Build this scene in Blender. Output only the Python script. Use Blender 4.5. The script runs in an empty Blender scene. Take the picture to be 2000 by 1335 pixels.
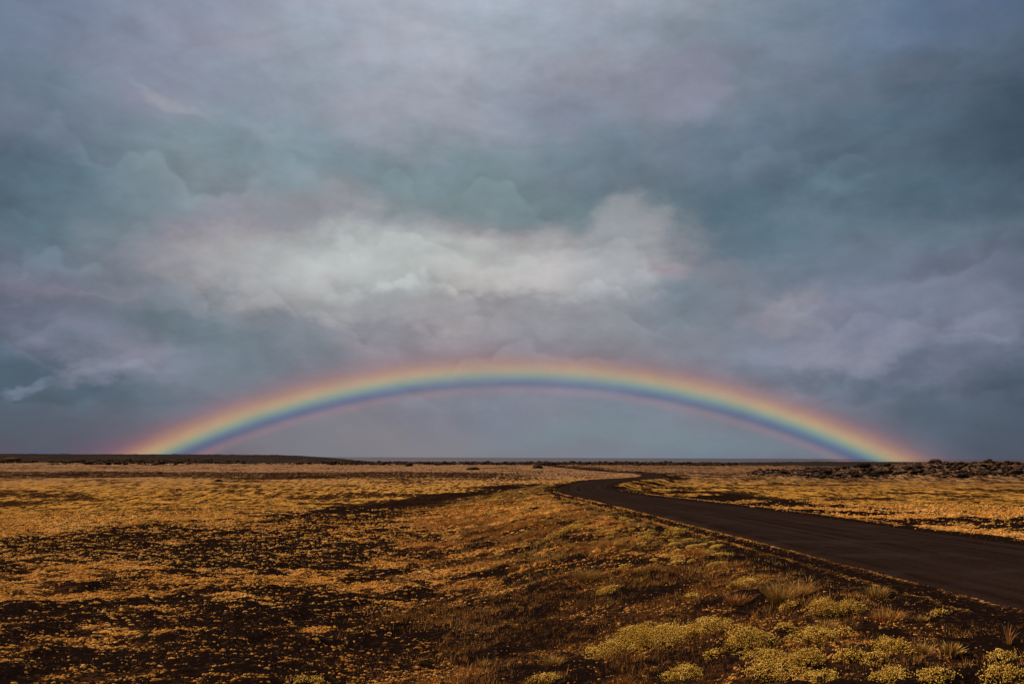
import bpy, math, random
import numpy as np
from mathutils import Vector, Matrix

R = math.radians
scn = bpy.context.scene
col = scn.collection
rnd = random.Random(7)
rng = np.random.default_rng(11)

# ------------------------------------------------------------------ camera
F = 1750.0                      # focal length, in pixels of the 2000 px wide photograph
CX, CY, HZ = 1000.0, 667.5, 893.0
CAM_Z = 3.7
PITCH = math.atan((HZ - CY) / F)
ROLL = R(0.2)
cam_d = bpy.data.cameras.new('camera')
cam = bpy.data.objects.new('camera', cam_d)
col.objects.link(cam)
cam_d.sensor_width = 36.0
cam_d.lens = 36.0 * F / 2000.0
cam_d.clip_start = 0.1
cam_d.clip_end = 200000.0
cam.matrix_world = (Matrix.Translation((0, 0, CAM_Z)) @ Matrix.Rotation(math.pi / 2 + PITCH, 4, 'X')
                    @ Matrix.Rotation(ROLL, 4, 'Z'))
scn.camera = cam
CAM_ROT = cam.matrix_world.to_3x3()


def ray(px, py):
    d = CAM_ROT @ Vector(((px - CX) / F, -(py - CY) / F, -1.0))
    return d.normalized()


def azel(px, py):
    d = ray(px, py)
    return math.degrees(math.atan2(d.x, d.y)), math.degrees(math.asin(d.z))


# ------------------------------------------------------------------ sun, colour management
SUN_EL, SUN_AZ = 36.4, 0.35      # axis of the rainbow
sun_d = bpy.data.lights.new('sun', 'SUN')
sun_d.energy = 3.8
sun_d.angle = R(4.0)
sun_d.color = (1.0, 0.80, 0.60)
sun = bpy.data.objects.new('sun', sun_d)
col.objects.link(sun)
ANTI = Vector((math.sin(R(SUN_AZ)) * math.cos(R(SUN_EL)), math.cos(R(SUN_AZ)) * math.cos(R(SUN_EL)), -math.sin(R(SUN_EL))))
LIGHT_EL, LIGHT_AZ = 40.0, -62.0   # sun placed ahead left, not opposite the rainbow, for lit tops, dark near sides
LDIR = Vector((-math.sin(R(LIGHT_AZ)) * math.cos(R(LIGHT_EL)), -math.cos(R(LIGHT_AZ)) * math.cos(R(LIGHT_EL)), -math.sin(R(LIGHT_EL))))
sun.rotation_euler = LDIR.to_track_quat('-Z', 'Y').to_euler()

scn.view_settings.view_transform = 'Standard'
scn.view_settings.look = 'None'
scn.view_settings.exposure = 0.0
scn.view_settings.gamma = 1.0
scn.view_settings.use_curve_mapping = False


def lin(c):
    out = []
    for v in c[:3]:
        v = v / 255.0
        out.append(v / 12.92 if v <= 0.04045 else ((v + 0.055) / 1.055) ** 2.4)
    return (*out, 1.0)


class NT:
    """small helper for building node trees"""
    def __init__(self, tree):
        self.t = tree
        self.n = tree.nodes
        self.l = tree.links

    def new(self, kind, **kw):
        nd = self.n.new(kind)
        for k, v in kw.items():
            setattr(nd, k, v)
        return nd

    def put(self, nd, i, v):
        s = nd.inputs[i]
        if isinstance(v, bpy.types.NodeSocket):
            self.l.new(v, s)
        else:
            s.default_value = v

    def m(self, op, a, b=0.0, c=0.0, clamp=False):
        nd = self.new('ShaderNodeMath', operation=op, use_clamp=clamp)
        self.put(nd, 0, a)
        self.put(nd, 1, b)
        if op in ('MULTIPLY_ADD', 'SMOOTH_MIN', 'SMOOTH_MAX'):
            self.put(nd, 2, c)
        return nd.outputs[0]

    def vm(self, op, a, b=(0, 0, 0), scale=None):
        nd = self.new('ShaderNodeVectorMath', operation=op)
        self.put(nd, 0, a)
        if scale is not None:
            self.put(nd, 3, scale)
        else:
            self.put(nd, 1, b)
        return nd.outputs['Value'] if op in ('LENGTH', 'DOT_PRODUCT') else nd.outputs[0]

    def mix(self, f, a, b, mode='MIX'):
        nd = self.new('ShaderNodeMix', data_type='RGBA', blend_type=mode, clamp_factor=True)
        self.put(nd, 0, f)
        self.put(nd, 6, a)
        self.put(nd, 7, b)
        return nd.outputs[2]

    def rng(self, v, a, b, c=0.0, d=1.0, smooth=True):
        nd = self.new('ShaderNodeMapRange', interpolation_type='SMOOTHSTEP' if smooth else 'LINEAR')
        self.put(nd, 0, v)
        for i, q in enumerate((a, b, c, d)):
            self.put(nd, i + 1, q)
        return nd.outputs[0]

    def noise(self, vec, scale, detail=4.0, rough=0.5, dist=0.0):
        nd = self.new('ShaderNodeTexNoise', noise_dimensions='3D')
        self.put(nd, 'Vector', vec)
        nd.inputs['Scale'].default_value = scale
        nd.inputs['Detail'].default_value = detail
        nd.inputs['Roughness'].default_value = rough
        nd.inputs['Distortion'].default_value = dist
        return nd.outputs

    def ramp(self, f, stops, interp='B_SPLINE'):
        nd = self.new('ShaderNodeValToRGB')
        cr = nd.color_ramp
        cr.interpolation = interp
        while len(cr.elements) < len(stops):
            cr.elements.new(1.0)
        for e, (p, c) in zip(cr.elements, stops):
            e.position = p
            e.color = c
        self.put(nd, 0, f)
        return nd.outputs[0], nd.outputs[1]

    def xyz(self, x, y, z):
        nd = self.new('ShaderNodeCombineXYZ')
        self.put(nd, 0, x)
        self.put(nd, 1, y)
        self.put(nd, 2, z)
        return nd.outputs[0]


# ------------------------------------------------------------------ world: cloud cover over a Nishita sky
world = bpy.data.worlds.new('World')
scn.world = world
world.use_nodes = True
world.node_tree.nodes.clear()
W = NT(world.node_tree)
tc = W.new('ShaderNodeTexCoord')
dirv = W.vm('NORMALIZE', tc.outputs['Generated'])
sep = W.new('ShaderNodeSeparateXYZ')
W.put(sep, 0, dirv)
az = W.m('MULTIPLY', W.m('ARCTAN2', sep.outputs[0], sep.outputs[1]), 180 / math.pi)
el = W.m('MULTIPLY', W.m('ARCSINE', sep.outputs[2]), 180 / math.pi)

# turbulence that breaks up every cloud outline
st = W.vm('MULTIPLY', dirv, (1.0, 1.0, 1.7))
n1 = W.noise(st, 3.2, 5.0, 0.55)
n2 = W.noise(st, 11.0, 6.0, 0.60)
w1 = W.new('ShaderNodeSeparateColor'); W.put(w1, 0, n1['Color'])
w2 = W.new('ShaderNodeSeparateColor'); W.put(w2, 0, n2['Color'])


def warp(base, a, b, ch):
    t = W.m('MULTIPLY_ADD', W.m('SUBTRACT', w1.outputs[ch], 0.5), a * 1.35, base)
    return W.m('MULTIPLY_ADD', W.m('SUBTRACT', w2.outputs[ch], 0.5), b * 1.9, t)


uu = warp(az, 9.0, 4.0, 0)
vv = warp(el, 5.0, 2.6, 1)

XS = [0, 150, 350, 550, 750, 950, 1130, 1300, 1480, 1650, 1830, 2000]
ROWS = [
    (893, [(74, 78, 96), (84, 80, 98), (98, 88, 106), (116, 112, 118), (120, 117, 121), (118, 117, 126), (116, 121, 132), (112, 122, 134), (106, 110, 124), (100, 104, 120), (84, 90, 106), (70, 76, 92)]),
    (850, [(68, 82, 98), (76, 86, 101), (92, 92, 108), (118, 116, 124), (123, 121, 127), (120, 122, 132), (114, 128, 138), (112, 128, 138), (110, 120, 134), (104, 114, 129), (82, 94, 108), (68, 78, 94)]),
    (780, [(64, 82, 98), (72, 92, 106), (92, 104, 118), (112, 114, 127), (117, 118, 131), (120, 123, 137), (118, 122, 137), (114, 122, 134), (108, 116, 130), (98, 108, 123), (86, 96, 112), (74, 86, 102)]),
    (710, [(72, 86, 104), (112, 117, 134), (118, 120, 135), (105, 119, 129), (124, 120, 129), (122, 118, 126), (117, 121, 130), (116, 122, 132), (120, 124, 138), (124, 128, 144), (108, 116, 134), (94, 104, 124)]),
    (640, [(94, 98, 116), (108, 112, 127), (99, 111, 121), (102, 116, 124), (124, 122, 130), (128, 128, 136), (116, 126, 134), (110, 122, 134), (124, 128, 142), (122, 126, 144), (116, 122, 140), (104, 112, 132)]),
    (570, [(96, 100, 116), (102, 114, 126), (104, 117, 126), (116, 120, 129), (136, 134, 140), (136, 135, 141), (128, 130, 138), (112, 122, 134), (106, 116, 130), (108, 118, 134), (102, 112, 130), (92, 102, 120)]),
    (490, [(78, 94, 106), (100, 120, 130), (114, 125, 134), (132, 133, 142), (140, 140, 145), (136, 138, 143), (128, 131, 138), (108, 118, 129), (92, 110, 123), (98, 115, 128), (96, 112, 126), (84, 98, 112)]),
    (410, [(76, 93, 106), (98, 117, 128), (118, 134, 142), (126, 130, 137), (122, 137, 142), (110, 129, 133), (108, 126, 132), (92, 109, 119), (82, 100, 114), (80, 101, 116), (78, 98, 112), (66, 82, 97)]),
    (310, [(96, 108, 126), (108, 122, 137), (122, 141, 150), (122, 141, 151), (120, 139, 149), (118, 137, 145), (112, 127, 139), (102, 115, 130), (94, 110, 126), (86, 106, 122), (80, 98, 114), (62, 76, 92)]),
    (210, [(104, 115, 134), (118, 122, 141), (130, 134, 149), (136, 142, 154), (146, 151, 163), (142, 149, 161), (128, 132, 148), (124, 130, 149), (116, 123, 143), (106, 116, 140), (92, 104, 128), (82, 94, 118)]),
    (110, [(100, 113, 138), (118, 130, 151), (138, 142, 158), (146, 151, 163), (156, 162, 174), (158, 166, 178), (148, 154, 168), (134, 140, 160), (122, 132, 154), (112, 126, 154), (98, 114, 146), (84, 100, 132)]),
    (0, [(84, 100, 128), (114, 129, 154), (140, 147, 164), (152, 158, 172), (162, 170, 184), (170, 179, 192), (162, 170, 185), (148, 155, 174), (132, 142, 166), (116, 132, 160), (100, 118, 152), (80, 98, 132)]),
]
AZ0, AZ1 = -32.0, 32.0
skycol = None
fu = W.rng(uu, AZ0, AZ1, 0, 1, smooth=False)
prev = None
for y, cols in ROWS:
    stops = []
    for x, c in zip(XS, cols):
        if x >= 1300 and y <= 210:
            c = (c[0] * 0.96, c[1] * 0.97, c[2] * 0.92)
        a = azel(x, 500)[0]
        stops.append((min(1, max(0, (a - AZ0) / (AZ1 - AZ0))), lin(c)))
    rc = W.ramp(fu, stops)[0]
    e = azel(1000, y)[1]
    if skycol is None:
        skycol = rc
    else:
        skycol = W.mix(W.rng(vv, prev, e, 0, 1), skycol, rc)
    prev = e
# the cover overhead and behind: evenly bright grey cloud
over = lin((172, 180, 192))
skycol = W.mix(W.rng(el, 26, 60), skycol, over)


def cloud(px, py, rx, ry, rot, colr, k, soft=0.6, wa=1.0):
    """one bank of cloud: warped ellipse in azimuth / elevation"""
    global skycol
    a, e = azel(px, py)
    s = math.degrees(1.0 / F)
    c_, s_ = math.cos(R(rot)), math.sin(R(rot))
    if wa == 1.0:
        U, V = uu, vv
    else:
        U, V = warp(az, 9.0 * wa, 5.0 * wa + 0.9, 1), warp(el, 6.0 * wa, 4.0 * wa + 0.9, 2)
    du = W.m('SUBTRACT', U, a)
    dv = W.m('SUBTRACT', V, e)
    p = W.m('MULTIPLY_ADD', du, c_, W.m('MULTIPLY', dv, s_))
    q = W.m('MULTIPLY_ADD', du, -s_, W.m('MULTIPLY', dv, c_))
    d = W.vm('LENGTH', W.xyz(W.m('DIVIDE', p, rx * s), W.m('DIVIDE', q, ry * s), 0.0))
    f = W.rng(d, 1.0 + soft * 0.5, max(0.0, 1.0 - soft), 0, k)
    skycol = W.mix(f, skycol, lin(colr))


# the bright bank in the middle, its turrets and its lilac flanks
cloud(860, 570, 540, 140, -2, (144, 139, 146), 0.8, 0.7, 0.6)
cloud(430, 480, 220, 70, 8, (138, 131, 143), 0.6, 0.9, 0.6)
cloud(640, 400, 100, 30, 0, (140, 134, 142), 0.5, 0.9, 0.6)
cloud(1235, 435, 78, 62, 0, (144, 147, 152), 0.75, 0.5, 0.4)
cloud(1150, 490, 200, 70, 10, (148, 149, 152), 0.75, 0.7, 0.45)
cloud(850, 525, 430, 90, -1, (160, 158, 161), 0.85, 0.55, 0.45)
cloud(600, 545, 250, 68, -4, (167, 167, 167), 0.8, 0.7, 0.45)
cloud(1100, 525, 230, 72, -4, (166, 165, 168), 0.75, 0.6, 0.4)
cloud(790, 585, 350, 50, -2, (154, 151, 154), 0.8, 0.6, 0.45)
cloud(830, 525, 290, 70, 0, (178, 179, 177), 0.9, 0.65, 0.4)
cloud(900, 600, 260, 24, -2, (128, 127, 131), 0.5, 0.9, 0.5)
cloud(1290, 530, 60, 26, -8, (150, 140, 150), 0.7, 0.7, 0.4)
cloud(1080, 618, 200, 28, 8, (142, 139, 145), 0.6, 0.8, 0.5)
# dark gap right of the bank, and other patches
cloud(1420, 440, 130, 50, -14, (80, 102, 115), 0.75, 0.8, 0.6)
cloud(1330, 600, 120, 55, -20, (102, 120, 132), 0.6, 0.9, 0.6)
cloud(1520, 610, 80, 36, 36, (138, 138, 150), 0.75, 0.6, 0.5)
cloud(1640, 690, 180, 34, 8, (130, 133, 150), 0.7, 0.8, 0.6)
cloud(1760, 735, 110, 20, 4, (92, 100, 120), 0.7, 0.8, 0.6)
cloud(1620, 770, 120, 26, -8, (86, 102, 116), 0.6, 0.9, 0.6)
cloud(1900, 640, 60, 36, 25, (126, 132, 150), 0.6, 0.7, 0.5)
cloud(1610, 345, 70, 26, -10, (100, 124, 138), 0.55, 0.8, 0.5)
cloud(1110, 120, 60, 40, -10, (138, 142, 154), 0.55, 0.7, 0.4)
cloud(1340, 160, 90, 66, 10, (130, 135, 153), 0.75, 0.5, 0.4)
cloud(1090, 215, 90, 26, -10, (124, 126, 142), 0.6, 0.7, 0.4)
cloud(350, 200, 80, 18, -14, (146, 152, 162), 0.55, 0.8, 0.5)
cloud(540, 255, 150, 22, -22, (134, 150, 158), 0.5, 0.9, 0.6)
cloud(180, 570, 150, 8, 2, (122, 120, 134), 0.6, 0.9, 0.5)
cloud(35, 765, 40, 12, 14, (104, 118, 138), 0.8, 0.7, 0.4)
cloud(120, 745, 130, 36, -18, (72, 84, 102), 0.6, 0.9, 0.6)
cloud(230, 720, 130, 22, 22, (128, 128, 144), 0.6, 0.8, 0.6)
cloud(350, 640, 130, 26, -4, (88, 104, 114), 0.5, 0.9, 0.6)
# finer billows
d1 = W.noise(W.vm('MULTIPLY', dirv, (1.0, 1.0, 2.3)), 9.0, 7.0, 0.58, 0.5)['Fac']
d2 = W.noise(W.vm('MULTIPLY', dirv, (1.0, 1.0, 1.5)), 30.0, 6.0, 0.6)['Fac']
g = W.m('MULTIPLY_ADD', W.m('SUBTRACT', d1, 0.5), 0.62, 1.0)
g = W.m('MULTIPLY_ADD', W.m('SUBTRACT', d2, 0.5), 0.26, g)
puff = W.m('ABSOLUTE', W.m('SUBTRACT', W.noise(W.vm('MULTIPLY', dirv, (1.0, 1.0, 1.6)), 14.0, 4.0, 0.55, 0.3)['Fac'], 0.5))
g = W.m('MULTIPLY_ADD', W.m('SUBTRACT', puff, 0.06), -0.30, g)
hue = W.noise(W.vm('MULTIPLY', dirv, (1.0, 1.0, 2.0)), 7.0, 4.0, 0.5)['Fac']
skycol = W.mix(W.rng(hue, 0.38, 0.62), W.mix(1.0, skycol, (0.96, 1.01, 1.015, 1), 'MULTIPLY'), W.mix(1.0, skycol, (1.03, 0.995, 0.985, 1), 'MULTIPLY'))
g = W.m('MAXIMUM', g, 0.55)
# heaped tops: each bank ends upwards in rounded puffs, lit along the rim, and hides the one behind
lay_u = W.m('MULTIPLY_ADD', W.m('SUBTRACT', w2.outputs[0], 0.5), 2.0, az)
lay_v = W.m('MULTIPLY_ADD', W.m('SUBTRACT', w2.outputs[1], 0.5), 1.5, el)
for i, (e0, amp, puf, k, wid) in enumerate(((16.8, 3.0, 1.5, 0.16, 3.0), (13.0, 2.6, 1.5, 0.09, 2.6), (10.6, 1.4, 1.7, 0.16, 2.6), (8.2, 2.2, 1.5, 0.11, 2.0),
                                            (5.9, 1.8, 1.3, 0.17, 1.6), (3.7, 1.2, 0.9, 0.13, 1.2))):
    lo = W.noise(W.xyz(lay_u, i * 31.7, 0.0), 0.085, 2.0, 0.5)['Fac']
    hgt = W.m('MULTIPLY_ADD', W.m('SUBTRACT', lo, 0.5), amp * 4.0, e0)
    for sc_, am in ((0.22, 1.0), (0.65, 0.40)):
        vo = W.new('ShaderNodeTexVoronoi', voronoi_dimensions='2D', feature='SMOOTH_F1' if sc_ < 0.5 else 'F1')
        W.put(vo, 'Vector', W.xyz(lay_u, W.m('MULTIPLY_ADD', lay_v, 0.9, i * 17.3), 0.0))
        vo.inputs['Scale'].default_value = sc_
        if sc_ < 0.5:
            vo.inputs['Smoothness'].default_value = 0.35
        hgt = W.m('MULTIPLY_ADD', W.m('SUBTRACT', 0.45, vo.outputs['Distance']), puf * am * 2.2, hgt)
    t = W.m('SUBTRACT', hgt, lay_v)                       # > 0 inside the bank
    ins = W.rng(t, -0.22, 0.42)
    rim = W.m('MULTIPLY', ins, W.rng(t, wid, 0.2, 0.0, 1.0))
    beh = W.m('MULTIPLY', W.m('SUBTRACT', 1.0, ins), W.rng(t, -wid * 0.8, 0.0, 0.0, 1.0))
    pm = W.rng(W.noise(W.xyz(az, el, i * 9.0), 0.11, 3.0, 0.55)['Fac'], 0.40, 0.60)
    dl = W.m('MULTIPLY', W.m('SUBTRACT', W.m('MULTIPLY', rim, k * 0.8), W.m('MULTIPLY', beh, k * 0.55)), pm)
    g = W.m('ADD', g, dl)
# near the horizon the clouds run together into an even rain curtain
flat = W.rng(el, 0.0, 3.5)
g = W.m('ADD', W.m('MULTIPLY', flat, W.m('SUBTRACT', g, 1.0)), 1.0)
skycol = W.vm('SCALE', skycol, scale=g)

sky = W.new('ShaderNodeTexSky', sky_type='NISHITA')
sky.sun_disc = False
sky.sun_elevation = R(LIGHT_EL)
sky.sun_rotation = R(LIGHT_AZ)
bgs = W.new('ShaderNodeBackground'); W.put(bgs, 0, sky.outputs[0]); bgs.inputs[1].default_value = 0.05
bgc = W.new('ShaderNodeBackground'); W.put(bgc, 0, skycol); bgc.inputs[1].default_value = 1.12
mx = W.new('ShaderNodeMixShader'); mx.inputs[0].default_value = 0.96
W.l.new(bgs.outputs[0], mx.inputs[1]); W.l.new(bgc.outputs[0], mx.inputs[2])
wo = W.new('ShaderNodeOutputWorld'); W.l.new(mx.outputs[0], wo.inputs[0])
world.cycles.sampling_method = 'MANUAL'
world.cycles.sample_map_resolution = 512


# ------------------------------------------------------------------ numpy noise
def _h(ix, iy, seed):
    n = (ix.astype(np.int64) * 374761393 + iy.astype(np.int64) * 668265263 + seed * 1442695041) & 0xffffffff
    n = ((n ^ (n >> 13)) * 1274126177) & 0xffffffff
    n = n ^ (n >> 16)
    return (n & 0xffff) / 65535.0


def vnoise(x, y, seed=0):
    ix, iy = np.floor(x), np.floor(y)
    fx, fy = x - ix, y - iy
    fx = fx * fx * (3 - 2 * fx)
    fy = fy * fy * (3 - 2 * fy)
    a = _h(ix, iy, seed); b = _h(ix + 1, iy, seed); c = _h(ix, iy + 1, seed); d = _h(ix + 1, iy + 1, seed)
    return a + (b - a) * fx + (c - a) * fy + (a - b - c + d) * fx * fy


def fbm(x, y, scale, octs=4, seed=0, gain=0.5):
    x = np.asarray(x, float) * scale
    y = np.asarray(y, float) * scale
    s, a, t = 0.0, 1.0, 0.0
    for o in range(octs):
        cx_, sx_ = math.cos(o * 0.7 + 0.3), math.sin(o * 0.7 + 0.3)
        s = s + a * vnoise(x * cx_ - y * sx_ + 17.3 * o, x * sx_ + y * cx_ - 9.1 * o, seed + o)
        t += a
        a *= gain
        x, y = x * 2.03, y * 2.03
    return s / t


def sst(x, a, b):
    t = np.clip((np.asarray(x, float) - a) / (b - a), 0, 1)
    return t * t * (3 - 2 * t)


# ------------------------------------------------------------------ terrain functions
# road centre line: x, y, half width, height
ROAD = np.array([
    (30, -120, 3.6, 1.3), (20, -60, 3.6, 1.3), (15.2, -25, 3.6, 1.3), (13.0, 2, 3.6, 1.3), (11.9, 14, 3.6, 1.3), (10.9, 25, 3.6, 1.3),
    (9.9, 33, 3.4, 1.3), (8.7, 43, 3.2, 1.3), (7.4, 51, 2.8, 1.3), (6.1, 58, 2.4, 1.3),
    (5.5, 65, 2.1, 1.3), (6.4, 77, 1.9, 1.3), (8.8, 91, 1.9, 1.25), (11.9, 105, 2.1, 1.15), (15.5, 120, 2.4, 0.95),
    (21, 140, 2.2, 0.7), (26, 165, 1.9, 0.4), (29.5, 190, 1.9, 0.25), (29.5, 216, 1.9, 0.18), (25, 250, 1.8, 0.12),
    (21, 320, 1.6, 0.1), (16, 420, 1.5, 0.1), (10, 560, 1.5, 0.1)], float)


def catmull(P, n):
    out = []
    for i in range(len(P) - 1):
        p0, p1, p2, p3 = P[max(i - 1, 0)], P[i], P[i + 1], P[min(i + 2, len(P) - 1)]
        for k in range(n):
            t = k / n
            out.append(0.5 * ((2 * p1) + (-p0 + p2) * t + (2 * p0 - 5 * p1 + 4 * p2 - p3) * t * t + (-p0 + 3 * p1 - 3 * p2 + p3) * t ** 3))
    out.append(P[-1])
    return np.array(out)


RC = catmull(ROAD, 8)


def road_field(x, y):
    """signed distance to the centre line (+ = left), half width and height there"""
    best = np.full(x.shape, 1e18)
    sd = np.zeros(x.shape); hw = np.zeros(x.shape); rz = np.zeros(x.shape)
    for i in range(len(RC) - 1):
        a, b = RC[i], RC[i + 1]
        dx, dy = b[0] - a[0], b[1] - a[1]
        L2 = dx * dx + dy * dy
        t = np.clip(((x - a[0]) * dx + (y - a[1]) * dy) / L2, 0, 1)
        qx, qy = x - a[0] - t * dx, y - a[1] - t * dy
        d2 = qx * qx + qy * qy
        mk = d2 < best
        best = np.where(mk, d2, best)
        sgn = np.sign(dx * (y - a[1]) - dy * (x - a[0]))
        sd = np.where(mk, sgn * np.sqrt(d2), sd)
        hw = np.where(mk, a[2] + (b[2] - a[2]) * t, hw)
        rz = np.where(mk, a[3] + (b[3] - a[3]) * t, rz)
    return sd, hw, rz


def coast(x, y):
    az_ = np.degrees(np.arctan2(x, y))
    n = fbm(az_ * 10, az_ * 0, 0.02, 3, 5) - 0.5
    D = 640 + 160 * n
    D = np.where(az_ < -8, D + 900 * sst(-az_, 8, 13), D)
    D = np.where(az_ > 13, D + 300 * sst(az_, 13, 20), D)
    return D


def height(x, y, full=True):
    x = np.asarray(x, float); y = np.asarray(y, float)
    r = np.hypot(x, y)
    sd, hw, rz = road_field(x, y)
    azd = np.degrees(np.arctan2(x, y))
    left = 0.0 + 0.25 * (fbm(x, y, 0.03, 3, 21) - 0.5) * sst(r, 10, 60) + 0.35 * (fbm(x, y, 0.22, 3, 22) - 0.5) * sst(r, 6, 16)
    right = 0.75 - 0.45 * sst(y, 60, 150) + 0.4 * (fbm(x, y, 0.06, 3, 23) - 0.5) + 0.12 * (fbm(x, y, 0.5, 3, 24) - 0.5)
    side = sst(sd, -1.0, 1.0)
    base = left * side + right * (1 - side)
    ad = np.abs(sd)
    # embankment width: broad on the left, short on the right
    wl = 1.1 + 8.5 * sst(fbm(x, y, 0.05, 2, 31), 0.1, 0.9) * 0.3
    l0, l1 = hw + 1.3 - 0.8 * sst(y, 48, 66), hw + 9.5 + 2.0 * (fbm(x, y, 0.08, 2, 31) - 0.5)
    el_ = sst(ad, l0, l1) * 0.75 + 0.25 * np.clip((ad - l0) / (l1 - l0), 0, 1)
    er_ = sst(ad, hw + 0.4, hw + 4.0)
    e = el_ * side + er_ * (1 - side)
    z = rz * (1 - e) + base * e
    sh = (ad < hw + 0.25)
    berm = 0.07 * np.exp(-((ad - hw - 0.35) / 0.22) ** 2) + 0.06 * np.exp(-((ad - hw - 1.25) / 0.3) ** 2)
    z = z + berm * sst(r, 5, 9) * (1 - sst(r, 80, 120))
    z = np.where(ad < hw + 0.15, rz - 0.05, z)
    off = sst(ad, hw + 0.5, hw + 2.5)
    # hummocks on the slope and the plain
    hum = np.clip(fbm(x, y, 1.3, 3, 41) - 0.45, 0, 1) * 0.35
    z = z + off * hum * (1 - sst(r, 60, 140))
    # lava ridge on the right
    rid = sst(azd, 16.5, 22.0) * sst(r, 150, 178) * (1 - sst(r, 300, 420))
    azn = fbm(x, y, 0.02, 3, 52)
    rid2 = sst(azd, 14.3, 15.5) * (1 - sst(azd, 18, 20)) * sst(r, 185, 200) * (1 - sst(r, 215, 240))
    rough = np.abs(fbm(x, y, 0.16, 5, 51, 0.6) - 0.5) * 2.4
    z = z + rid * (1.0 + 1.1 * azn + 0.9 * sst(azd, 19, 26) + 1.2 * rough - 0.9) + rid2 * (0.3 + 0.9 * rough)
    # coastal lava, broken and knee high
    cst = sst(r, 360, 470)
    z = z + cst * (np.abs(fbm(x, y, 0.08, 4, 61, 0.6) - 0.5) * 3.0 - 0.25) * (1 - sst(-azd, 8, 12))
    # low hill on the far left
    hl = sst(-azd, 8.5, 15) * sst(r, 500, 1150) * (1 - sst(r, 1350, 1500))
    z = z + hl * (5.4 + 1.8 * (fbm(x, y, 0.004, 3, 71) - 0.5) + 1.2 * (fbm(x, y, 0.03, 4, 72) - 0.5))
    hl2 = sst(-azd, 8.5, 13) * sst(r, 330, 420)
    z = z + hl2 * (np.abs(fbm(x, y, 0.07, 4, 73, 0.6) - 0.5) * 2.4)
    # down to the sea
    D = coast(x, y)
    z = z - 14 * sst(r, D, D + 60)
    return z


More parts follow.
